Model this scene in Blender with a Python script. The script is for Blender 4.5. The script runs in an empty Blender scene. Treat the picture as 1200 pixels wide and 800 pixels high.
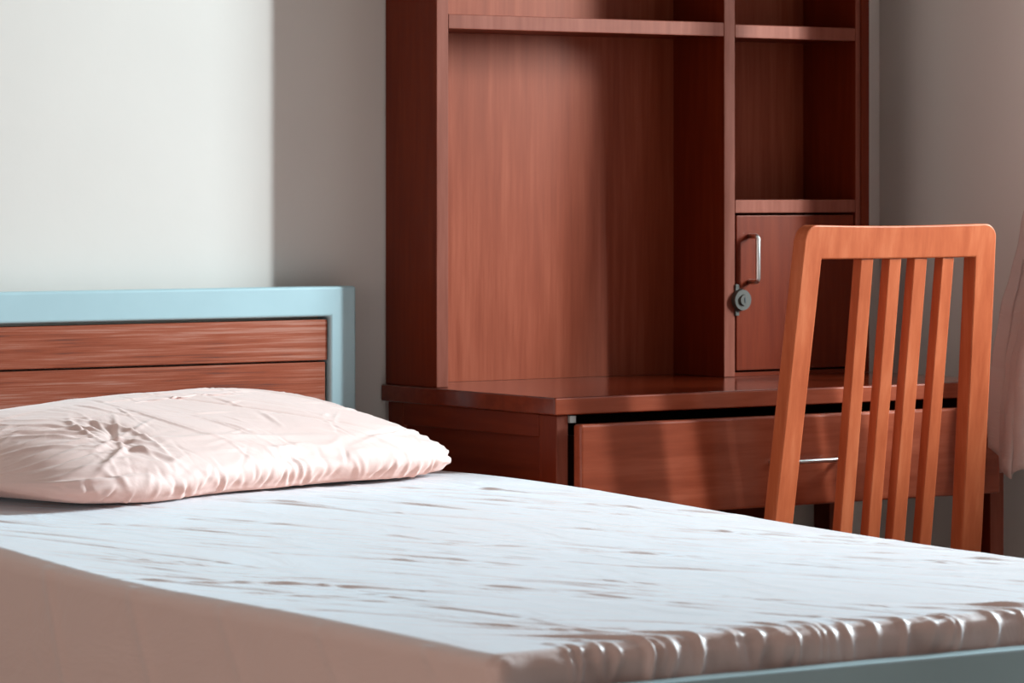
import bpy, bmesh, math, random
import numpy as np
from mathutils import Vector, Matrix

# ------------------------------------------------------------------ camera, light, exposure
sc = bpy.context.scene
col = sc.collection
YAW = math.radians(35)
cam_d = bpy.data.cameras.new('camera')
cam = bpy.data.objects.new('camera', cam_d)
col.objects.link(cam)
cam.location = (-3.3195, -5.110, 1.0687)
cam.rotation_euler = (math.pi / 2, 0, -YAW)
cam_d.sensor_width = 36
cam_d.lens = 36 * 4450 / 1200
cam_d.shift_y = -(400 - 217) / 1200
cam_d.clip_start = 0.1
cam_d.dof.use_dof = True
cam_d.dof.focus_distance = 5.35
cam_d.dof.aperture_fstop = 13
sc.camera = cam

sc.view_settings.view_transform = 'Standard'
sc.view_settings.look = 'None'
sc.view_settings.gamma = 1
sc.view_settings.use_curve_mapping = False
sc.view_settings.exposure = 0.0

world = bpy.data.worlds.new('world')
sc.world = world
world.use_nodes = True
bg = world.node_tree.nodes['Background']
bg.inputs[0].default_value = (0.62, 0.78, 1.0, 1)
bg.inputs[1].default_value = 0.5


def area(name, loc, direction, sx, sy, power, color):
    l = bpy.data.lights.new(name, 'AREA')
    l.shape = 'RECTANGLE'
    l.size = sx
    l.size_y = sy
    l.energy = power
    l.color = color
    o = bpy.data.objects.new(name, l)
    col.objects.link(o)
    o.location = loc
    o.rotation_euler = Vector(direction).to_track_quat('-Z', 'Y').to_euler()
    return o


# bright open sky seen through the window of the right wall
area('daylight_right', (1.92, -1.20, 1.78), (-1, 0.12, -0.24), 0.62, 0.70, 86, (0.72, 0.92, 1.0))
# the brightest strip of it: an added narrow lamp that sharpens shadow edges
area('daylight_strip', (1.90, -1.50, 1.66), (-1, 0.40, -0.20), 0.07, 0.80, 76, (0.80, 0.95, 1.0))
# daylight through the drawn curtain of the second window in the right wall
area('daylight_curtained', (1.12, -3.0, 1.60), (-1, 0.25, -0.05), 1.3, 1.1, 3.5, (1.0, 0.84, 0.76))
# added fill for left-facing sides, set in an invented doorway
area('fill_left', (-4.36, -2.6, 1.15), (1, 0, -0.05), 1.5, 1.9, 19, (1.0, 0.80, 0.70))
# added front fill, set at an invented window behind the camera
area('fill_front', (-0.9, -5.9, 1.65), (0, 1, -0.08), 1.5, 1.3, 1.0, (1.0, 0.78, 0.64))


# ------------------------------------------------------------------ helpers
def tag(o, label=None, cat=None, group=None, kind=None):
    if label: o['label'] = label
    if cat: o['category'] = cat
    if group: o['group'] = group
    if kind: o['kind'] = kind
    return o


def empty(name, loc, label, cat):
    o = bpy.data.objects.new(name, None)
    col.objects.link(o)
    o.location = loc
    o.empty_display_size = 0.05
    return tag(o, label, cat)


def link(name, bm, mat, parent=None, smooth=False, label=None):
    me = bpy.data.meshes.new(name)
    bmesh.ops.recalc_face_normals(bm, faces=bm.faces)
    if parent is not None:
        bmesh.ops.translate(bm, verts=bm.verts, vec=-Vector(parent_origin(parent)))
    bm.to_mesh(me)
    bm.free()
    me.materials.append(mat)
    if smooth:
        for p in me.polygons: p.use_smooth = True
    o = bpy.data.objects.new(name, me)
    col.objects.link(o)
    if parent is not None: o.parent = parent
    if label: o['label'] = label
    return o


def parent_origin(p):
    v = Vector(p.location)
    while p.parent is not None:
        p = p.parent
        v += Vector(p.location)
    return v


def box(bm, x0, x1, y0, y1, z0, z1, bev=0.0, seg=2):
    t = bmesh.new()
    bmesh.ops.create_cube(t, size=1)
    bmesh.ops.scale(t, verts=t.verts, vec=(abs(x1 - x0), abs(y1 - y0), abs(z1 - z0)))
    bmesh.ops.translate(t, verts=t.verts, vec=((x0 + x1) / 2, (y0 + y1) / 2, (z0 + z1) / 2))
    if bev:
        bmesh.ops.bevel(t, geom=t.edges[:], offset=bev, segments=seg, profile=0.5, affect='EDGES')
    merge(bm, t)


def merge(bm, t):
    me = bpy.data.meshes.new('tmp')
    t.to_mesh(me)
    t.free()
    bm.from_mesh(me)
    bpy.data.meshes.remove(me)


def boxpart(name, dims, mat, parent=None, bev=0.0015, seg=2, label=None):
    bm = bmesh.new()
    box(bm, *dims, bev=bev, seg=seg)
    return link(name, bm, mat, parent, label=label)


def hexa(bm, bottom, top, bev=0.0, seg=2):
    """bottom, top: four (x,y,z) each, same winding"""
    t = bmesh.new()
    vs = [t.verts.new(p) for p in bottom + top]
    t.faces.new(vs[0:4][::-1])
    t.faces.new(vs[4:8])
    for i in range(4):
        j = (i + 1) % 4
        t.faces.new((vs[i], vs[j], vs[4 + j], vs[4 + i]))
    bmesh.ops.recalc_face_normals(t, faces=t.faces)
    if bev:
        bmesh.ops.bevel(t, geom=t.edges[:], offset=bev, segments=seg, profile=0.5, affect='EDGES')
    merge(bm, t)


def tube(bm, pts, r, n=12):
    """round bar along a polyline"""
    pts = [Vector(p) for p in pts]
    rings = []
    for i, p in enumerate(pts):
        a = pts[max(i - 1, 0)]
        b = pts[min(i + 1, len(pts) - 1)]
        d = (b - a).normalized()
        up = Vector((0, 0, 1)) if abs(d.z) < 0.9 else Vector((1, 0, 0))
        s = d.cross(up).normalized()
        u = s.cross(d).normalized()
        rings.append([bm.verts.new(p + r * (math.cos(2 * math.pi * k / n) * s + math.sin(2 * math.pi * k / n) * u)) for k in range(n)])
    for a, b in zip(rings[:-1], rings[1:]):
        for k in range(n):
            bm.faces.new((a[k], a[(k + 1) % n], b[(k + 1) % n], b[k]))
    bm.faces.new(rings[0][::-1])
    bm.faces.new(rings[-1])


def arc_path(p0, p1, out, r=0.006, seg=5):
    """D-handle: from p0 outwards by vector out, along to p1 and back, rounded corners"""
    p0, p1, out = Vector(p0), Vector(p1), Vector(out)
    ax = (p1 - p0).normalized()
    on = out.normalized()
    L = [p0]
    c = p0 + out - on * r + ax * r
    for k in range(seg + 1):
        a = math.pi / 2 * k / seg
        L.append(c - ax * r * math.cos(a) + on * r * math.sin(a))
    c = p1 + out - on * r - ax * r
    for k in range(seg + 1):
        a = math.pi / 2 * k / seg
        L.append(c + ax * r * math.sin(a) + on * r * math.cos(a))
    L.append(p1)
    return L


# ------------------------------------------------------------------ materials
def newmat(name):
    m = bpy.data.materials.new(name)
    m.use_nodes = True
    nt = m.node_tree
    return m, nt, nt.nodes['Principled BSDF']


def wood(name, cols, grain_axis, stretch=14, scale=6, rough=0.36, spec=0.22, coat=0.0, seam=None, bump=0.08, contrast=0.0):
    m, nt, p = newmat(name)
    N, K = nt.nodes, nt.links
    tc = N.new('ShaderNodeTexCoord')
    mp = N.new('ShaderNodeMapping')
    sc3 = [stretch, stretch, stretch]
    sc3['xyz'.index(grain_axis)] = 1.0
    mp.inputs['Scale'].default_value = sc3
    K.new(tc.outputs['Object'], mp.inputs[0])
    n1 = N.new('ShaderNodeTexNoise')
    n1.inputs['Scale'].default_value = scale
    n1.inputs['Detail'].default_value = 8
    n1.inputs['Roughness'].default_value = 0.62
    K.new(mp.outputs[0], n1.inputs['Vector'])
    mp2 = N.new('ShaderNodeMapping')
    sc4 = [2.2, 2.2, 2.2]
    sc4['xyz'.index(grain_axis)] = 0.6
    mp2.inputs['Scale'].default_value = sc4
    K.new(tc.outputs['Object'], mp2.inputs[0])
    n2 = N.new('ShaderNodeTexNoise')
    n2.inputs['Scale'].default_value = 3.0
    n2.inputs['Detail'].default_value = 3
    K.new(mp2.outputs[0], n2.inputs['Vector'])
    mx = N.new('ShaderNodeMix')
    mx.data_type = 'FLOAT'
    mx.inputs[0].default_value = 0.4
    K.new(n1.outputs[0], mx.inputs[2])
    K.new(n2.outputs[0], mx.inputs[3])
    r = N.new('ShaderNodeValToRGB')
    e = r.color_ramp.elements
    lo_, hi_ = 0.30 + contrast, 0.70 - contrast
    e[0].position = lo_
    e[0].color = (*cols[0], 1)
    e[1].position = hi_
    e[1].color = (*cols[-1], 1)
    for i, c in enumerate(cols[1:-1]):
        q = e.new(lo_ + (hi_ - lo_) * (i + 1) / (len(cols) - 1))
        q.color = (*c, 1)
    K.new(mx.outputs[0], r.inputs[0])
    K.new(r.outputs[0], p.inputs['Base Color'])
    p.inputs['Roughness'].default_value = rough
    p.inputs['Specular IOR Level'].default_value = spec
    p.inputs['Coat Weight'].default_value = coat
    p.inputs['Coat Roughness'].default_value = 0.18
    p.inputs['Specular Tint'].default_value = (1.0, 0.62, 0.5, 1)
    b = N.new('ShaderNodeBump')
    b.inputs['Strength'].default_value = bump
    b.inputs['Distance'].default_value = 0.001
    K.new(n1.outputs[0], b.inputs['Height'])
    K.new(b.outputs[0], p.inputs['Normal'])
    return m


RED = [(0.080, 0.0075, 0.0018), (0.112, 0.012, 0.003), (0.155, 0.021, 0.006)]
wood_v = wood('red_brown_wood_vertical', RED, 'z')
wood_h = wood('red_brown_wood_horizontal', RED, 'x')
wood_d = wood('red_brown_wood_depth', RED, 'y')
PANEL = [(0.19, 0.031, 0.012), (0.265, 0.052, 0.023), (0.37, 0.090, 0.046)]
wood_back = wood('red_brown_back_panel', PANEL, 'z', stretch=20, scale=4, rough=0.42)
wood_front = wood('red_brown_drawer_front', PANEL, 'x', stretch=12, scale=5, rough=0.34, coat=0.5)
wood_lit_edge = wood('lit_board_edge', [(0.145, 0.032, 0.018), (0.20, 0.050, 0.030), (0.26, 0.078, 0.052)], 'z', stretch=12, scale=6, rough=0.5)  # paler board edges: window light put into the wood colour
wood_top = wood('red_brown_desk_top', RED, 'x', stretch=12, scale=5, rough=0.16, coat=0.6)
CH = [(0.31, 0.055, 0.018), (0.42, 0.092, 0.034), (0.53, 0.145, 0.062)]
chair_v = wood('orange_brown_wood_vertical', CH, 'z', stretch=9, scale=7, rough=0.42, coat=0.0, bump=0.05)
chair_h = wood('orange_brown_wood_horizontal', CH, 'x', stretch=9, scale=7, rough=0.42, coat=0.0, bump=0.05)
HB = [(0.15, 0.050, 0.036), (0.30, 0.066, 0.030), (0.37, 0.105, 0.060), (0.46, 0.200, 0.145)]
wood_hb = wood('streaky_headboard_wood', HB, 'x', stretch=42, scale=6.0, rough=0.5, coat=0.0, bump=0.4, contrast=.08)
dark_in = wood('dark_drawer_interior_wood', [(0.03, 0.008, 0.004), (0.04, 0.01, 0.005)], 'x')


def plain(name, c, rough=0.5, metal=0.0, spec=0.5, noise=0.04, nscale=9, bump=0.0, bscale=60, coat=0.0, bdist=0.001):
    m, nt, p = newmat(name)
    N, K = nt.nodes, nt.links
    tc = N.new('ShaderNodeTexCoord')
    n = N.new('ShaderNodeTexNoise')
    n.inputs['Scale'].default_value = nscale
    n.inputs['Detail'].default_value = 4
    K.new(tc.outputs['Object'], n.inputs['Vector'])
    r = N.new('ShaderNodeValToRGB')
    e = r.color_ramp.elements
    e[0].position = 0.3
    e[1].position = 0.7
    e[0].color = (*[v * (1 - noise) for v in c], 1)
    e[1].color = (*[min(1, v * (1 + noise)) for v in c], 1)
    K.new(n.outputs[0], r.inputs[0])
    K.new(r.outputs[0], p.inputs['Base Color'])
    p.inputs['Roughness'].default_value = rough
    p.inputs['Metallic'].default_value = metal
    p.inputs['Specular IOR Level'].default_value = spec
    p.inputs['Coat Weight'].default_value = coat
    if bump:
        n3 = N.new('ShaderNodeTexNoise')
        n3.inputs['Scale'].default_value = bscale
        n3.inputs['Detail'].default_value = 5
        K.new(tc.outputs['Object'], n3.inputs['Vector'])
        b = N.new('ShaderNodeBump')
        b.inputs['Strength'].default_value = bump
        b.inputs['Distance'].default_value = bdist
        K.new(n3.outputs[0], b.inputs['Height'])
        K.new(b.outputs[0], p.inputs['Normal'])
    return m


wall_m = plain('painted_plaster', (0.74, 0.675, 0.625), 0.85, spec=0.2, noise=0.02, nscale=3, bump=0.25, bscale=40)
front_m = plain('darkened_unseen_plaster', (0.24, 0.20, 0.17), 0.85, spec=0.2)  # unseen front wall, darkened to cut bounced light
ceil_m = plain('ceiling_paint', (0.42, 0.39, 0.36), 0.9, spec=0.2)  # unseen ceiling, also darkened against bounced light
floor_m = plain('terrazzo_floor', (0.56, 0.45, 0.37), 0.45, noise=0.15, nscale=40)
blue_m = plain('pale_blue_paint', (0.42, 0.58, 0.62), 0.38, noise=0.05, nscale=6, bump=0.1, bscale=25, coat=0.15)
steel_m = plain('brushed_steel', (0.72, 0.70, 0.67), 0.28, metal=1.0)
lock_m = plain('dull_lock_metal', (0.07, 0.06, 0.05), 0.5, metal=0.5)
black_m = plain('keyhole_black', (0.01, 0.01, 0.01), 0.5)
glide_m = plain('grey_drawer_runner', (0.28, 0.25, 0.23), 0.5)
white_m = plain('white_window_paint', (0.75, 0.75, 0.73), 0.5)
mirror_m = plain('curtain_rod_metal', (0.5, 0.5, 0.5), 0.3, metal=1.0)


def cloth(name, c, rough, sheen, wr_scale, wr_strength, dist=0.004, stretch=(1, 1, 1), spec=0.3, rot=0.0, tint=(1, 1, 1)):
    m, nt, p = newmat(name)
    N, K = nt.nodes, nt.links
    tc = N.new('ShaderNodeTexCoord')
    mp = N.new('ShaderNodeMapping')
    mp.inputs['Scale'].default_value = stretch
    mp.inputs['Rotation'].default_value = (0, 0, rot)
    K.new(tc.outputs['Object'], mp.inputs[0])
    n = N.new('ShaderNodeTexNoise')
    n.inputs['Scale'].default_value = wr_scale
    n.inputs['Detail'].default_value = 5
    n.inputs['Roughness'].default_value = 0.55
    n.inputs['Distortion'].default_value = 0.6
    K.new(mp.outputs[0], n.inputs['Vector'])
    b = N.new('ShaderNodeBump')
    b.inputs['Strength'].default_value = wr_strength
    b.inputs['Distance'].default_value = dist
    K.new(n.outputs[0], b.inputs['Height'])
    w = N.new('ShaderNodeTexNoise')
    w.inputs['Scale'].default_value = 700
    K.new(tc.outputs['Object'], w.inputs['Vector'])
    b2 = N.new('ShaderNodeBump')
    b2.inputs['Strength'].default_value = 0.08
    b2.inputs['Distance'].default_value = 0.0005
    K.new(w.outputs[0], b2.inputs['Height'])
    K.new(b.outputs[0], b2.inputs['Normal'])
    K.new(b2.outputs[0], p.inputs['Normal'])
    r = N.new('ShaderNodeValToRGB')
    r.color_ramp.elements[0].color = (*[v * 0.96 for v in c], 1)
    r.color_ramp.elements[1].color = (*c, 1)
    K.new(n.outputs[0], r.inputs[0])
    K.new(r.outputs[0], p.inputs['Base Color'])
    p.inputs['Roughness'].default_value = rough
    p.inputs['Specular IOR Level'].default_value = spec
    p.inputs['Sheen Weight'].default_value = sheen
    p.inputs['Sheen Roughness'].default_value = 0.4
    p.inputs['Sheen Tint'].default_value = (*tint, 1)
    return m


sheet_m = cloth('pale_pink_satin_sheet', (0.82, 0.56, 0.485), 0.46, 0.80, 5, 0.6, dist=0.006, stretch=(3.2, 1.0, 1.6), spec=0.55, rot=-0.35, tint=(0.66, 0.88, 1.0))  # bluish sheen tint stands in for reflected daylight
pillow_m = cloth('pale_pink_pillow_cotton', (0.86, 0.625, 0.57), 0.7, 0.3, 9, 0.6, dist=0.006)
curtain_m = cloth('mauve_curtain_cloth', (0.58, 0.41, 0.37), 0.85, 0.2, 10, 0.7, dist=0.008, stretch=(1, 1, 3))

# ------------------------------------------------------------------ room shell
XR, XL, YF, YB, ZC = 1.049, -4.3, -6.1, 0.0, 2.7


def struct(name, bm, mat):
    return tag(link(name, bm, mat), kind='structure')


bm = bmesh.new(); box(bm, XL - .1, XR + .12, YF - .1, YB + .1, -0.1, 0.0); struct('floor', bm, floor_m)
bm = bmesh.new(); box(bm, XL - .1, XR + .12, YF - .1, YB + .1, ZC, ZC + .1); struct('ceiling', bm, ceil_m)
bm = bmesh.new(); box(bm, XL - .1, XR + .12, YB, YB + .1, 0, ZC); struct('wall_back', bm, wall_m)
DY0, DY1, DZ = -3.45, -1.75, 2.15  # unseen doorway, invented to carry the left fill lamp
bm = bmesh.new()
box(bm, XL - .1, XL, YF, DY0, 0, ZC)
box(bm, XL - .1, XL, DY1, YB, 0, ZC)
box(bm, XL - .1, XL, DY0, DY1, DZ, ZC)
struct('wall_left', bm, wall_m)
bm = bmesh.new()
box(bm, XL - .02, XL + .015, DY0 - .06, DY0 + .02, 0, DZ + .06)
box(bm, XL - .02, XL + .015, DY1 - .02, DY1 + .06, 0, DZ + .06)
box(bm, XL - .02, XL + .015, DY0 + .02, DY1 - .02, DZ - .02, DZ + .06)
struct('fill_doorway', bm, white_m)
# right wall with window opening
WY0, WY1, WZ0, WZ1 = -2.05, -0.50, 0.92, 2.25
bm = bmesh.new()
box(bm, XR, XR + .12, WY1, YB, 0, ZC)
VY0, VY1 = -3.75, -2.25
box(bm, XR, XR + .12, YF, VY0, 0, ZC)
box(bm, XR, XR + .12, VY1, WY0, 0, ZC)
box(bm, XR, XR + .12, VY0, VY1, 0, WZ0)
box(bm, XR, XR + .12, VY0, VY1, WZ1, ZC)
box(bm, XR, XR + .12, WY0, WY1, 0, WZ0)
box(bm, XR, XR + .12, WY0, WY1, WZ1, ZC)
struct('wall_right', bm, wall_m)
bm = bmesh.new()
t = 0.035
box(bm, XR + .05, XR + .09, WY0, WY0 + t, WZ0, WZ1)
box(bm, XR + .05, XR + .09, WY1 - t, WY1, WZ0, WZ1)
box(bm, XR + .05, XR + .09, WY0, WY1, WZ0, WZ0 + t)
box(bm, XR + .05, XR + .09, WY0, WY1, WZ1 - t, WZ1)
struct('window_1', bm, white_m)
bm = bmesh.new()
for a in ((VY0, VY0 + t, WZ0, WZ1), (VY1 - t, VY1, WZ0, WZ1), (VY0, VY1, WZ0, WZ0 + t), (VY0, VY1, WZ1 - t, WZ1)):
    box(bm, XR + .085, XR + .118, a[0], a[1], a[2], a[3])
struct('window_3', bm, white_m)
# front wall; its unseen window is invented for the front fill lamp
FX0, FX1, FZ0, FZ1 = -1.75, -0.05, 0.9, 2.35
bm = bmesh.new()
box(bm, XL - .1, FX0, YF - .1, YF, 0, ZC)
box(bm, FX1, XR + .12, YF - .1, YF, 0, ZC)
box(bm, FX0, FX1, YF - .1, YF, 0, FZ0)
box(bm, FX0, FX1, YF - .1, YF, FZ1, ZC)
struct('wall_front', bm, front_m)
bm = bmesh.new()
for a in ((FX0, FX0 + t, FZ0, FZ1), (FX1 - t, FX1, FZ0, FZ1), (FX0, FX1, FZ0, FZ0 + t), (FX0, FX1, FZ1 - t, FZ1), (-.92, -.88, FZ0, FZ1)):
    box(bm, a[0], a[1], YF - .07, YF - .03, a[2], a[3])
struct('fill_window', bm, white_m)

# ------------------------------------------------------------------ desk
DX0, DX1, DY = 0.0, 0.919, -0.481
desk = empty('desk', (0.46, -0.24, 0), 'red-brown wooden desk with one wide drawer, standing against the wall under the open shelf unit', 'desk')
boxpart('desk_top', (DX0, DX1, DY, -0.002, 0.723, 0.75), wood_top, desk, bev=0.003, seg=3)
AX0, AX1, AY = 0.008, 0.911, -0.474
for (xa, xb, ya, yb) in ((AX0, AX0 + .022, AY, AY + .045), (AX1 - .030, AX1, AY, AY + .045),
                         (AX0, AX0 + .022, -.055, -.012), (AX1 - .022, AX1, -.055, -.012)):
    boxpart('leg', (xa, xb, ya, yb, 0, 0.7225), wood_v, desk)
for xa, s in ((AX0, 1), (AX1 - .022, -1)):
    bm = bmesh.new()
    box(bm, xa, xa + .022, AY + .0455, -.0555, 0.688, 0.7225, bev=.001)
    box(bm, xa, xa + .022, AY + .0455, -.0555, 0.08, 0.13, bev=.001)
    box(bm, xa + (.008 if s > 0 else .004), xa + (.018 if s > 0 else .014), AY + .0455, -.0555, 0.131, 0.6875)
    if s > 0:
        link('side_panel', bm, wood_d, desk)
    else:
        bm.free()
        bm = bmesh.new()
        box(bm, xa, xa + .022, AY + .0455, -.0555, 0.56, 0.7225, bev=.001)
        link('side_rail', bm, wood_d, desk)
boxpart('back_panel', (AX0 + .023, 0.80, -.030, -.016, 0.30, 0.7225), wood_h, desk)
boxpart('back_rail', (0.801, AX1 - .0225, -.030, -.016, 0.60, 0.7225), wood_h, desk)
# drawer
dr = bmesh.new()
box(dr, 0.0335, 0.878, -0.502, -0.4815, 0.568, 0.7095, bev=.004, seg=3)
drawer = link('drawer', dr, wood_front, desk)
bm = bmesh.new()
box(bm, 0.05, 0.06, -0.481, -0.06, 0.585, 0.690)
box(bm, 0.852, 0.862, -0.481, -0.06, 0.585, 0.690)
box(bm, 0.0605, 0.8515, -0.07, -0.06, 0.585, 0.690)
box(bm, 0.0605, 0.8515, -0.481, -0.0705, 0.580, 0.588)
link('drawer_box', bm, dark_in, drawer)
bm = bmesh.new()
tube(bm, arc_path((0.398, -0.502, 0.638), (0.534, -0.502, 0.638), (0, -0.022, 0)), 0.0035)
link('handle', bm, steel_m, drawer, smooth=True, label='thin bright steel bar handle')
bm = bmesh.new()
box(bm, 0.0305, 0.0415, -0.478, -0.08, 0.711, 0.7215)
link('drawer_runner', bm, glide_m, desk)

# ------------------------------------------------------------------ open shelf unit (bookcase hutch)
BY, BZ0, BZ1 = -0.151, 0.7503, 1.95
bk = empty('bookcase', (0.45, -0.08, BZ0), 'tall red-brown wooden open shelf unit with a small lockable cupboard, standing on the desk', 'bookcase')
X = dict(l0=.008, l1=.0305, d0=.5825, d1=.6055, r0=.8665, r1=.893)
boxpart('side_board', (X['l0'], X['l1'], BY, -.004, BZ0, BZ1), wood_v, bk, bev=.0012)
boxpart('side_board', (X['r0'], X['r1'], BY, -.004, BZ0, BZ1), wood_v, bk, bev=.0012)
bm = bmesh.new()
box(bm, X['r0'] + .010, X['r1'] + .001, BY - .004, BY - .0003, BZ0, BZ1, bev=.001)
link('edge_strip', bm, wood_v, bk)
boxpart('divider', (X['d0'], X['d1'], BY, -.012, BZ0, BZ1 - .025), wood_v, bk, bev=.0012)
boxpart('back_board', (X['l1'] + .0002, X['r0'] - .0002, -.0115, -.004, BZ0, BZ1 - .0255), wood_back, bk, bev=0)
boxpart('top_board', (X['l1'] + .0002, X['r0'] - .0002, BY, -.004, BZ1 - .025, BZ1), wood_h, bk)
boxpart('shelf', (X['l1'] + .0002, X['d0'] - .0002, BY, -.012, 1.3155, 1.3385), wood_h, bk, bev=.0012)
boxpart('shelf', (X['d1'] + .0002, X['r0'] - .0002, BY, -.012, 1.3140, 1.3360), wood_h, bk, bev=.0012)
boxpart('shelf', (X['d1'] + .0002, X['r0'] - .0002, BY, -.012, 1.0225, 1.0445), wood_h, bk, bev=.0012)
boxpart('plinth', (X['d1'] + .0002, X['r0'] - .0002, BY + .006, -.012, BZ0, 0.757), wood_h, bk, bev=0)
door = boxpart('door', (X['d1'] + .0035, X['r0'] - .003, BY + .001, BY + .018, 0.7605, 1.0185), wood_v, bk, bev=.0015)
bm = bmesh.new()
tube(bm, arc_path((0.636, BY + .001, 0.908), (0.636, BY + .001, 0.984), (0, -0.024, 0)), 0.0042)
link('handle', bm, steel_m, door, smooth=True, label='brushed steel D handle')
bm = bmesh.new()
box(bm, 0.6045, 0.6125, BY - .003, BY + .0008, 0.852, 0.904, bev=.0006)
lk = link('lock_plate', bm, lock_m, door)


def disc(bm, c, r, depth, n=28):
    t = bmesh.new()
    bmesh.ops.create_cone(t, cap_ends=True, segments=n, radius1=r, radius2=r * .92, depth=depth)
    bmesh.ops.rotate(t, verts=t.verts, cent=(0, 0, 0), matrix=Matrix.Rotation(math.pi / 2, 3, 'X'))
    bmesh.ops.translate(t, verts=t.verts, vec=c)
    merge(bm, t)


bm = bmesh.new()
disc(bm, (0.615, BY - .006, 0.878), .0185, .008)
disc(bm, (0.616, BY - .0115, 0.878), .0095, .004)
link('lock_cylinder', bm, lock_m, door)
bm = bmesh.new()
box(bm, 0.6150, 0.6170, BY - .0142, BY - .0128, 0.8735, 0.8825)
link('keyhole', bm, black_m, door)

def edge_faces(o, mat):  # recolours front faces paler, in place of light falling on them
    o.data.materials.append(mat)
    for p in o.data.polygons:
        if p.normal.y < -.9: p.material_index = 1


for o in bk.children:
    if o.name.split('.')[0] in ('side_board', 'divider', 'shelf', 'top_board'): edge_faces(o, wood_lit_edge)
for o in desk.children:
    if o.name.split('.')[0] in ('leg', 'desk_top'): edge_faces(o, wood_lit_edge if o.name.startswith('leg') else wood_front)

# ------------------------------------------------------------------ bed frame
bed = empty('bed', (-0.636, -1.0, 0), 'pale blue painted bed frame with a streaky brown slatted headboard against the wall', 'bed')
HX0, HX1, HY0, HY1 = -1.186, -0.086, -0.064, -0.024
HZ = 0.910
bm = bmesh.new()
# one continuous outer frame of the headboard: stiles and top rail with soft edge
def frame_mesh():
    b = bmesh.new()
    iw = 0.048
    outer = [(HX0, 0.0), (HX0, HZ), (HX1, HZ), (HX1, 0.0)]
    inner = [(HX0 + iw, 0.0), (HX0 + iw, HZ - .047), (HX1 - iw, HZ - .047), (HX1 - iw, 0.0)]
    fo = [b.verts.new((x, HY0, z)) for x, z in outer]
    fi = [b.verts.new((x, HY0, z)) for x, z in inner]
    go = [b.verts.new((x, HY1, z)) for x, z in outer]
    gi = [b.verts.new((x, HY1, z)) for x, z in inner]
    for i in range(3):
        b.faces.new((fo[i], fo[i + 1], fi[i + 1], fi[i]))
        b.faces.new((go[i + 1], go[i], gi[i], gi[i + 1]))
        b.faces.new((fo[i + 1], fo[i], go[i], go[i + 1]))
        b.faces.new((fi[i], fi[i + 1], gi[i + 1], gi[i]))
    b.faces.new((fo[0], fi[0], gi[0], go[0]))
    b.faces.new((fi[3], fo[3], go[3], gi[3]))
    es = [e for e in b.edges if len(e.link_faces) == 2 and
          abs(e.link_faces[0].normal.dot(e.link_faces[1].normal)) < .5]
    bmesh.ops.recalc_face_normals(b, faces=b.faces)
    es = [e for e in b.edges if e.calc_face_angle(0) > 0.5]
    bmesh.ops.bevel(b, geom=es, offset=.004, segments=3, profile=.5, affect='EDGES')
    return b
link('headboard_frame', frame_mesh(), blue_m, bed)
iz = HZ - .0505
heights = [iz, .793, .722, .652, .582]
for a, b in zip(heights[:-1], heights[1:]):
    short = 0.0 if a == iz else .004
    o = boxpart('headboard_slat', (HX0 + .050, HX1 - .0500 - short, HY0 + .006, HY1 - .006, b + .0015, a - .0015), wood_hb, bed, bev=.0012)
# side rails, foot rail, legs
RZ = 0.560
boxpart('side_rail', (-1.165, -1.143, -1.995, HY0, .30, .425), blue_m, bed, bev=.003)
boxpart('side_rail', (-.129, -.107, -1.995, HY0, .30, .425), blue_m, bed, bev=.003)
boxpart('foot_rail', (HX0, HX1 + .02, -2.060, -2.030, .42, .567), blue_m, bed, bev=.003)
for xa in (HX0, HX1 - .03):
    boxpart('leg', (xa, xa + .05, -2.060, -2.030, 0, .4195), blue_m, bed, bev=.003)
boxpart('bed_base', (-1.142, -.130, -1.994, HY0 - .002, .40, .434), wood_h, bed)

# ------------------------------------------------------------------ fitted sheet over the mattress
def grid_faces(nx, ny, off=0):
    i = np.arange(nx * ny).reshape(nx, ny)
    return np.stack([i[:-1, :-1], i[1:, :-1], i[1:, 1:], i[:-1, 1:]], -1).reshape(-1, 4) + off


def sstep(a, b, x):
    t = np.clip((x - a) / (b - a), 0, 1)
    return t * t * (3 - 2 * t)


SX0, SX1, SY0, SY1, SZ0, SZ1 = -1.181, -0.096, -2.024, -0.072, 0.436, 0.612
R = 0.020
rng = random.Random(7)
creases = []
dirx, diry = 0.46, -0.89
for k in range(260):
    cx = rng.uniform(-1.12, -.11)
    cy = rng.uniform(-1.97, -.40)
    L = rng.uniform(.06, .20)
    w = rng.uniform(.0022, .0055)
    a = w * rng.uniform(.18, .48)
    d = rng.gauss(0, .13)
    creases.append((cx, cy, math.atan2(diry, dirx) + d, L, w, a, rng.uniform(-.9, .9)))
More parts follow.
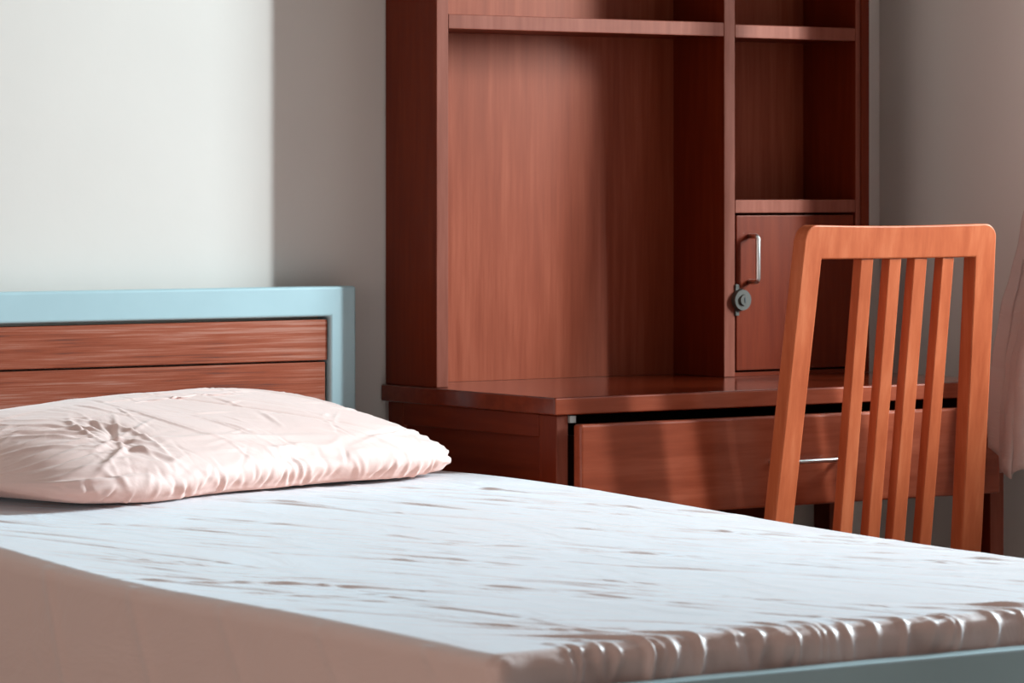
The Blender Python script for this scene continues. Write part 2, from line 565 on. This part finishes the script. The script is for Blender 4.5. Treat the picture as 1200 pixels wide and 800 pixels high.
# strong ones seen in the photograph
for cx, cy, L, w, a in ((-.62, -.72, .16, .009, .0042), (-.30, -.70, .15, .008, .0036), (-.22, -.90, .18, .009, .0034), (-.42, -.86, .16, .009, .0030),
                        (-.74, -1.28, .14, .010, .0040), (-.60, -1.15, .12, .012, .0036), (-.22, -1.25, .2, .008, .0034), (-.16, -1.45, .2, .009, .0036),
                        (-.30, -1.50, .16, .009, .0032), (-.86, -.92, .1, .008, .0030), (-.48, -1.62, .12, .008, .0030), (-.19, -1.68, .14, .008, .0034),
                        (-.96, -1.50, .16, .010, .0038), (-.13, -1.05, .16, .009, .0034)):
    creases.append((cx, cy, math.atan2(diry, dirx), L * 1.2, w * .6, a * .62, .5))
pleats = []
x = -1.085
while x < -.12:
    big = rng.random() < .35
    right = max(0.0, min(1.0, (x + .75) / .5))
    pleats.append((x, rng.uniform(.018, .055) * (1.7 if big else 1), rng.uniform(.0035, .0065) * (1.2 if big else 1),
                   rng.uniform(.0020, .0042) * (1.7 if big else 1), rng.uniform(-.9, .25) - .5 * right, rng.uniform(-7, 9), rng.uniform(.2, 1.0) if big else rng.uniform(0, .8)))
    x += rng.choice((.010, .016, .024, .034, .048)) * rng.uniform(.8, 1.2)


def sheet_disp(P, Nn):
    X_, Y_, Z_ = P[:, 0], P[:, 1], P[:, 2]
    top = sstep(.5, .95, Nn[:, 2])
    h = np.zeros(len(P))
    for cx, cy, an, L, w, a, cv in creases:
        dx, dy = X_ - cx, Y_ - cy
        u = dx * math.cos(an) + dy * math.sin(an)
        v = -dx * math.sin(an) + dy * math.cos(an) + cv * u * u
        h += a * np.exp(-(u / L) ** 2) * (np.exp(-(v / w) ** 2) - .45 * np.exp(-((v - 2 * w) / (1.6 * w)) ** 2)) * top
    h *= .15 + .85 * sstep(SX0 + .008, SX0 + .06, X_) * sstep(SX1 - .004, SX1 - .05, X_)
    # long low swells
    h += .0022 * np.sin(9 * X_ + 3.0 * Y_) * np.sin(5 * Y_ + 1.3) * top
    # pleats at the foot: run over the edge and down the foot face
    s = np.where(Nn[:, 2] > .7, Y_ - SY0, 0) + 0.0
    for px, L, w, a, sl, cv, dn in pleats:
        down = np.maximum(SZ1 - .015 - Z_, 0)
        v = X_ - px - sl * np.maximum(Y_ - SY0 - .01, 0) - cv * down ** 2 - .25 * sl * down
        env = np.exp(-(np.maximum(Y_ - SY0 - .02, 0) / L) ** 2)
        env *= 1 - (1 - dn) * sstep(.01, .05, down)
        env *= 1 - .25 * sstep(.0, .03, Y_ - SY0)
        h += a * env * (np.exp(-(v / w) ** 2) - .25 * np.exp(-((v - 2.0 * w) / (1.6 * w)) ** 2))
    foot = sstep(.5, .9, -Nn[:, 1])
    h += foot * (.0035 * np.sin(X_ * 31 + 4 * Z_ * 8) + .0022 * np.sin(X_ * 74 + Z_ * 60) * np.sin(X_ * 13))
    # faint diagonal drag lines on the left side face
    side = sstep(.5, .9, -Nn[:, 0])
    for k in range(9):
        y0 = -1.95 + k * .21
        v = (Y_ - y0) - (.9 - .12 * k) * (Z_ - .55)
        h += side * .0018 * np.exp(-(v / .012) ** 2)
    # the sheet is gathered in above the foot rail
    return h


_ty = np.linspace(-2.2, 0.1, 461)
_tz = np.interp(_ty, [-2.03, -1.90, -1.65, -1.38, -1.18, -.96, -.84, -.60, -.35, -.07], [.603, .606, .609, .611, .615, .626, .632, .638, .637, .633])
_tz = np.convolve(np.pad(_tz, 30, mode='edge'), np.ones(61) / 61, mode='valid')


def top_profile(Y_):
    return np.interp(Y_, _ty, _tz)


def make_sheet():
    def ax(a, b, n, cluster):
        t = np.linspace(0, 1, n)
        x_ = a + (b - a) * t
        extra = np.linspace(0, R, 9)
        return np.unique(np.round(np.concatenate([x_, a + extra, b - extra] + cluster), 6))
    xs = ax(SX0, SX1, 560, [])
    ys = ax(SY0, SY1, 430, [np.linspace(SY0, SY0 + .25, 90)])
    zs = ax(SZ0, SZ1, 26, [])
    V, F, off = [], [], 0
    def addface(A, B, fn, flip):
        nonlocal off
        a, b = np.meshgrid(A, B, indexing='ij')
        P = fn(a.ravel(), b.ravel())
        f = grid_faces(len(A), len(B), off)
        V.append(P)
        F.append(f[:, ::-1] if flip else f)
        off += len(P)
    st = lambda *a: np.stack(np.broadcast_arrays(*a), -1).astype(float)
    addface(xs, ys, lambda a, b: st(a, b, SZ1), False)
    addface(xs[::12], ys[::12], lambda a, b: st(a, b, SZ0), True)
    addface(ys, zs, lambda a, b: st(SX0, a, b), True)
    addface(ys, zs, lambda a, b: st(SX1, a, b), False)
    addface(xs, zs, lambda a, b: st(a, SY0, b), False)
    addface(xs, zs, lambda a, b: st(a, SY1, b), True)
    P = np.concatenate(V)
    lo = np.array([SX0 + R, SY0 + R, SZ0 + R])
    hi = np.array([SX1 - R, SY1 - R, SZ1 - R])
    c = np.clip(P, lo, hi)
    n = P - c
    n /= np.maximum(np.linalg.norm(n, axis=1, keepdims=True), 1e-9)
    P = c + n * R
    h = sheet_disp(P, n)
    # mattress height profile: lift with z
    k = np.clip((P[:, 2] - .52) / (SZ1 - .52), 0, 1)
    lift = (top_profile(P[:, 1]) - SZ1) * k
    P = P + n * h[:, None]
    P[:, 2] += lift
    # tuck the foot face in towards the rail
    ft = sstep(.5, .9, -n[:, 1]) * sstep(.57, .53, P[:, 2])
    P[:, 1] += .010 * ft
    me = bpy.data.meshes.new('bed_sheet')
    me.from_pydata(P.tolist(), [], np.concatenate(F).tolist())
    b = bmesh.new()
    b.from_mesh(me)
    bmesh.ops.remove_doubles(b, verts=b.verts, dist=1e-5)
    bmesh.ops.recalc_face_normals(b, faces=b.faces)
    b.to_mesh(me)
    b.free()
    me.materials.append(sheet_m)
    for p in me.polygons: p.use_smooth = True
    o = bpy.data.objects.new('bed_sheet', me)
    col.objects.link(o)
    return o


tag(make_sheet(), 'pale pink fitted sheet, creased and pleated at the foot, stretched over the mattress', 'bed sheet')


# ------------------------------------------------------------------ pillow
def closed_curve(pts, n):
    """periodic Catmull-Rom through pts, resampled evenly by arc length"""
    P = np.array(pts, float)
    m = len(P)
    out = []
    for i in range(m):
        p0, p1, p2, p3 = P[(i - 1) % m], P[i], P[(i + 1) % m], P[(i + 2) % m]
        for t_ in np.linspace(0, 1, 40, endpoint=False):
            out.append(.5 * ((2 * p1) + (-p0 + p2) * t_ + (2 * p0 - 5 * p1 + 4 * p2 - p3) * t_ ** 2 + (-p0 + 3 * p1 - 3 * p2 + p3) * t_ ** 3))
    Q = np.array(out + [out[0]])
    d = np.concatenate([[0], np.cumsum(np.hypot(*(np.diff(Q, axis=0) * [1, .3]).T))])
    t_ = np.linspace(0, d[-1], n, endpoint=False)
    return np.stack([np.interp(t_, d, Q[:, 0]), np.interp(t_, d, Q[:, 1])], -1)


def make_pillow():
    LEN, WID, HGT = .432, .228, .125
    nu, ns = 430, 440
    prof = closed_curve([(-.84, .0), (-.96, .09), (-1.0, .25), (-.93, .43), (-.68, .66), (-.25, .88), (.18, 1.0), (.58, .93), (.88, .66), (1.0, .36), (.93, .09), (.75, .0), (.3, .0), (-.3, .0)], ns)
    # running coordinate over the visible skin: -1 at the front foot, +1 at the back foot
    dy = np.diff(np.concatenate([prof, prof[:1]]) * [WID, HGT], axis=0)
    arc = np.concatenate([[0], np.cumsum(np.hypot(dy[:, 0], dy[:, 1]))])[:-1]
    k1 = int(np.argmin(np.hypot(prof[:, 0] - .75, prof[:, 1])))
    HALF = arc[k1] / 2
    S = arc / HALF - 1
    under = np.clip((S - 1) / .06, 0, 1)
    u = np.linspace(-1, 1, nu)
    u = np.sign(u) * (1 - (1 - np.abs(u)) ** 1.5)
    U, V_ = np.meshgrid(u, S, indexing='ij')
    PY = np.broadcast_to(prof[:, 0], U.shape)
    PZ = np.broadcast_to(prof[:, 1], U.shape)
    UN = np.broadcast_to(under, U.shape)
    A = np.abs(U)
    capw = np.clip(1 - A ** 14, 0, 1) ** .38
    caph = np.clip(1 - A ** 9, 0, 1) ** .5
    dec = np.where(U > 0, 1 + .05 * A - .50 * A ** 4.5, 1 - .10 * A - .18 * A ** 4)
    Y = WID * PY * capw * (1 - .03 * (1 - A ** 2))
    zc = .33 * HGT * dec
    Z = zc + (PZ * HGT * dec - zc) * caph
    X_ = LEN * U * (1 - .02 * np.cos(PY * 1.5))
    Y = Y + .008 * np.sin(U * 5.0 + 1.0) * (PY < 0)
    G = np.stack([X_, Y, Z], -1)
    du = np.gradient(G, axis=0)
    dv = np.roll(G, -1, axis=1) - np.roll(G, 1, axis=1)
    nn = np.cross(du, dv)
    ln = np.linalg.norm(nn, axis=-1, keepdims=True)
    nn = nn / np.maximum(ln, 1e-12)
    if nn[nu // 2, int(np.argmax(prof[:, 1])), 2] < 0:
        nn = -nn
    r2 = random.Random(11)
    a, b = LEN, HALF

    def crease(cu, cv, ang, L, w, amp, curve=0.0, asym=.4):
        dx = (U - cu) * a
        dy_ = (V_ - cv) * b
        s_ = dx * math.cos(ang) + dy_ * math.sin(ang)
        n_ = -dx * math.sin(ang) + dy_ * math.cos(ang) + curve * s_ * s_
        return amp * np.exp(-(s_ / L) ** 2) * (np.exp(-(n_ / w) ** 2) - asym * np.exp(-((n_ - 2 * w) / (1.5 * w)) ** 2))

    def line(u0, v0, u1, v1, w, amp, curve=0.0, asym=.4):
        dx, dy_ = (u1 - u0) * a, (v1 - v0) * b
        return crease((u0 + u1) / 2, (v0 + v1) / 2, math.atan2(dy_, dx), math.hypot(dx, dy_) * .55, w, amp, curve, asym)
    h = np.zeros_like(U)
    # broad swells
    h += .0014 * np.sin(6.3 * U + 2) * np.cos(2.6 * V_ + 3 * U) + .0020 * np.sin(11 * U + 5 * V_) * (V_ < 0)
    # dimple with folds running out of it
    fu, fv = -.56, -.47
    h -= .0065 * np.exp(-(((U - fu) * a - .25 * (V_ - fv) * b + .006 * np.sin(V_ * 38)) / .012) ** 2 - (((V_ - fv) * b) / .060) ** 2)
    h += line(-.50, -.22, -.44, -.62, .006, .0050, curve=3)
    h += line(-.60, -.20, -.66, -.45, .005, .0042, curve=-3)
    h += line(-.47, -.75, -.62, -.52, .005, .0046)
    h += line(-.78, -.72, -.56, -.55, .0045, .0040)
    h += line(-.86, -.20, -.66, -.50, .005, .0032)
    h += line(-.80, -.05, -.62, -.28, .004, .0026)
    h += line(-.92, -.78, -.70, -.80, .005, .0036)
    for ang, r0, L, am in ((2.75, .055, .05, .0040), (2.45, .06, .06, .0048), (2.1, .06, .05, .0036), (1.75, .05, .04, .0040), (1.3, .05, .045, .0036), (.85, .05, .05, .0032),
                           (.35, .06, .05, .0028), (-.25, .05, .04, .0034), (-.8, .035, .03, .0040), (-1.5, .04, .03, .0036), (-2.2, .04, .03, .0036), (3.05, .06, .05, .0034), (-2.7, .05, .05, .0030)):
        h += crease(fu + r0 * math.cos(ang) / a, fv + r0 * math.sin(ang) / b, ang, L, .0042, am * .7)
    # long creases on the right half
    h += line(-.02, -.02, .55, -.62, .0065, -.0062, curve=-.5, asym=-.35)
    h += line(.10, .04, .45, -.30, .0045, -.0030, curve=.6, asym=-.3)
    h += line(.50, .10, .86, -.42, .012, -.0060, asym=-.3)
    h += line(-.34, -.12, -.16, -.72, .0040, .0030, curve=-2.5)
    h += line(-.08, -.30, .02, -.62, .0035, .0022)
    h += line(-.05, .10, .16, -.02, .0050, -.0028)
    h += line(.20, .12, .50, .02, .0050, -.0026)
    h += line(-.98, -.30, -.70, -.55, .0050, .0036)
    h += line(-.98, -.10, -.62, -.30, .0045, .0034)
    h += line(-.95, -.60, -.66, -.58, .0045, -.0034)
    h += line(-.40, -.55, .30, -.66, .0065, .0026)
    # the hem of the pillow case: a lip that runs low along the front, puckered
    wob = .03 * np.sin(U * 9) + .018 * np.sin(U * 23 + 1)
    lip = np.exp(-((V_ + .70 + wob) * b / .005) ** 2)
    grv = np.exp(-((V_ + .77 + wob) * b / .009) ** 2)
    am = np.clip(.45 + .55 * np.sin(U * 8 + .6), .15, 1)
    h += .0030 * lip * am - .0062 * grv * am
    for k in range(44):
        cu = -.97 + 1.94 * k / 43 + r2.uniform(-.02, .02)
        h += crease(cu, -.86 + r2.uniform(-.07, .07), math.pi / 2 + r2.uniform(-.6, .6), r2.uniform(.010, .026), r2.uniform(.0028, .0055), r2.choice((-1, 1)) * r2.uniform(.0012, .0034))
    # gathers at both ends
    for k in range(16):
        cvv = -.95 + 1.2 * k / 15
        h += crease(.88, cvv, r2.uniform(-.4, .4) + math.pi, r2.uniform(.02, .05), .0045, r2.uniform(.001, .0034))
        h += crease(-.88, cvv, r2.uniform(-.4, .4), r2.uniform(.02, .05), .0045, r2.uniform(.001, .0034))
    # seam at the right end
    h += line(.52, -.70, .98, -.52, .0040, .0038, asym=.9)
    # many fine crumples
    for k in range(260):
        h += crease(r2.uniform(-.96, .96), r2.uniform(-.95, .5), r2.gauss(2.4, .7), r2.uniform(.010, .045), r2.uniform(.0022, .0046), r2.uniform(-.0014, .0017))
    h = h * (1 - UN) * np.clip(1 - A ** 14, 0, 1) * np.clip((V_ + 1.0) / .05, 0, 1)
    G = G + nn * h[..., None]
    G[..., 2] = np.maximum(G[..., 2], 0)
    P = G.reshape(-1, 3)
    i = np.arange(nu * ns).reshape(nu, ns)
    j = np.roll(i, -1, axis=1)
    F = np.stack([i[:-1], i[1:], j[1:], j[:-1]], -1).reshape(-1, 4)
    me = bpy.data.meshes.new('pillow')
    me.from_pydata(P.tolist(), [], F.tolist())
    b_ = bmesh.new()
    b_.from_mesh(me)
    bmesh.ops.remove_doubles(b_, verts=b_.verts, dist=1e-4)
    bmesh.ops.recalc_face_normals(b_, faces=b_.faces)
    b_.to_mesh(me)
    b_.free()
    me.materials.append(pillow_m)
    for p in me.polygons: p.use_smooth = True
    o = bpy.data.objects.new('pillow', me)
    col.objects.link(o)
    return o


pil = make_pillow()
pil.location = (-.594, -.352, .6410)
pil.rotation_euler = (0, math.radians(0.0), math.radians(16.5))
tag(pil, 'plump crumpled pale pink pillow lying on the bed in front of the headboard', 'pillow')

# ------------------------------------------------------------------ chair
CYF, CYB = -0.800, -0.772
chair = empty('chair', (0.415, -0.62, 0), 'orange-brown wooden chair with a slatted back, pushed in at the desk', 'chair')


def rake(z):
    return 0.117 * (1.0 - z)


def back_frame():
    """two posts and the top rail, one arch outline with rounded top corners"""
    b = bmesh.new()
    zt = 1.0095
    r = .022
    xo0, xo1 = .2275, .6065           # outer x at top
    xi0, xi1 = .2635, .5685           # inner x at rail underside
    zr = .9585
    sp = .047                         # splay per metre
    def outer():
        L = []
        for z in np.linspace(0.0, zt - r, 14):
            L.append((xo0 - sp * (zt - z) * (1 if z > .45 else 1), z))
        for k in range(1, 9):
            a_ = math.pi / 2 * k / 8
            L.append((xo0 + r - r * math.cos(a_), zt - r + r * math.sin(a_)))
        for k in range(1, 12):
            t_ = k / 12
            L.append((xo0 + r + (xo1 - xo0 - 2 * r) * t_, zt - .0022 * math.sin(math.pi * t_)))
        for k in range(0, 9):
            a_ = math.pi / 2 * k / 8
            L.append((xo1 - r + r * math.sin(a_), zt - r + r * math.cos(a_)))
        for z in np.linspace(zt - r, 0.0, 14)[1:]:
            L.append((xo1 + sp * .8 * (zt - z), z))
        return L
    def inner():
        L = []
        for z in np.linspace(0.0, zr, 14):
            L.append((xi0 - sp * (zr - z) + .0, z))
        for k in range(1, 9):
            L.append((xi0 + .003 * (k / 9), zr))
        for k in range(1, 12):
            L.append((xi0 + .003 + (xi1 - xi0 - .006) * k / 12, zr - .0006 * math.sin(math.pi * k / 12)))
        for k in range(0, 9):
            L.append((xi1 - .003 + .003 * k / 9, zr))
        for z in np.linspace(zr, 0.0, 14)[1:]:
            L.append((xi1 + sp * .8 * (zr - z), z))
        return L
    O, I = outer(), inner()
    n = min(len(O), len(I))
    th = CYB - CYF
    def yv(x, z, f):
        cx = (x - .415) / .19
        return (CYF if f else CYB) + rake(z) + .006 * (1 - cx * cx) * (z > .5)
    vo = [b.verts.new((x, yv(x, z, 1), z)) for x, z in O[:n]]
    vi = [b.verts.new((x, yv(x, z, 1), z)) for x, z in I[:n]]
    wo = [b.verts.new((x, yv(x, z, 0), z)) for x, z in O[:n]]
    wi = [b.verts.new((x, yv(x, z, 0), z)) for x, z in I[:n]]
    for i in range(n - 1):
        b.faces.new((vo[i], vo[i + 1], vi[i + 1], vi[i]))
        b.faces.new((wo[i + 1], wo[i], wi[i], wi[i + 1]))
        b.faces.new((vo[i + 1], vo[i], wo[i], wo[i + 1]))
        b.faces.new((vi[i], vi[i + 1], wi[i + 1], wi[i]))
    b.faces.new((vo[0], vi[0], wi[0], wo[0]))
    b.faces.new((vi[-1], vo[-1], wo[-1], wi[-1]))
    bmesh.ops.recalc_face_normals(b, faces=b.faces)
    es = [e for e in b.edges if e.calc_face_angle(0) > 1.0]
    bmesh.ops.bevel(b, geom=es, offset=.0022, segments=2, profile=.5, affect='EDGES')
    return b


link('back_frame', back_frame(), chair_v, chair)
# slats
slx = [(.3450, .3698), (.4013, .4256), (.4508, .4768), (.5060, .5300)]
for (xa, xb) in slx:
    b = bmesh.new()
    zt_, zb_ = .9580, .470
    def q(z, x0, x1):
        c_ = ((x0 + x1) / 2 - .415) / .19
        y0 = CYF + .003 + rake(z) + .006 * (1 - c_ * c_)
        dx = -.002 * (zt_ - z) / .4
        return [(x0 + dx, y0, z), (x1 + dx, y0, z), (x1 + dx, y0 + .019, z), (x0 + dx, y0 + .019, z)]
    hexa(b, q(zb_, xa, xb), q(zt_, xa, xb), bev=.0015)
    link('back_slat', b, chair_v, chair)
yr = CYF + rake(.46)
boxpart('lower_back_rail', (.242, .585, yr + .006, yr + .026, .43, .469), chair_h, chair, bev=.002)
boxpart('seat', (.205, .625, yr + .030, yr + .400, .425, .448), chair_h, chair, bev=.006, seg=3)
for xa in (.215, .585):
    boxpart('leg', (xa, xa + .03, yr + .36, yr + .39, 0, .4245), chair_v, chair, bev=.002)
for xa in (.219, .589):
    boxpart('seat_rail', (xa, xa + .02, yr + .045, yr + .3595, .375, .4245), chair_h, chair, bev=.0015)
boxpart('front_rail', (.246, .584, yr + .365, yr + .385, .375, .4245), chair_h, chair, bev=.0015)

# push it in to the desk
for o in chair.children:
    for vtx in o.data.vertices:
        p = vtx.co + chair.location
        q_ = Vector((0.531 + (p.x - 0.415) * 1.021, p.y + 0.140, 1.0687 + (p.z - 1.0687) * 1.021))
        q_.z = max(q_.z, 0.0)
        vtx.co = q_ - chair.location

# ------------------------------------------------------------------ curtain gathered at the window
def make_curtain():
    nz, ns = 150, 130
    zz = np.linspace(.636, 2.32, nz)
    V, F = [], []
    for z in zz:
        # left reach of the gathered cloth: hangs from the rod and swells out over the desk corner
        k = np.interp(z, [.598, .70, .79, .885, .967, 1.10, 1.40, 2.32], [0.843, .846, .858, .886, .917, .950, .968, .97])
        amp = np.interp(z, [.598, 1.0, 2.32], [1.0, .75, .35])
        for j in range(ns):
            t_ = j / (ns - 1)
            x_ = k + .030 * (t_ ** 1.2) + amp * (.014 * math.sin(t_ * 8 + 1.2 * math.sin(z * 4)) + .003 * math.sin(t_ * 30 + z * 7) + .0022 * math.sin(z * 70 + t_ * 8) * math.sin(z * 23))
            y_ = -.508 - .108 * t_ + amp * .006 * math.sin(t_ * 33 + z * 3)
            zc = z
            if z < .75:
                zc = z + (.75 - z) / .11 * (-.030 * math.sin(min(1, t_ * 3.2) * math.pi / 2) + .008 * math.cos(t_ * 19))
            V.append((x_, y_, zc))
    F = grid_faces(nz, ns).tolist()
    me = bpy.data.meshes.new('curtain')
    me.from_pydata(V, [], F)
    me.materials.append(curtain_m)
    for p in me.polygons: p.use_smooth = True
    o = bpy.data.objects.new('curtain', me)
    col.objects.link(o)
    m = o.modifiers.new('thick', 'SOLIDIFY')
    m.thickness = .0016
    return o


tag(make_curtain(), 'mauve-pink curtain hanging gathered beside the window over the desk corner', 'curtain')
rod = empty('curtain_rod', (XR, -1.28, 2.35), 'metal curtain rod on the right wall above the window', 'curtain rod')
bm = bmesh.new(); tube(bm, [(.985, -2.2, 2.335), (.985, -.42, 2.335)], .010); link('rod', bm, mirror_m, rod, smooth=True)
for y in (-2.15, -.46):
    bm = bmesh.new(); box(bm, .985, XR, y - .008, y + .008, 2.327, 2.343); link('bracket', bm, mirror_m, rod)
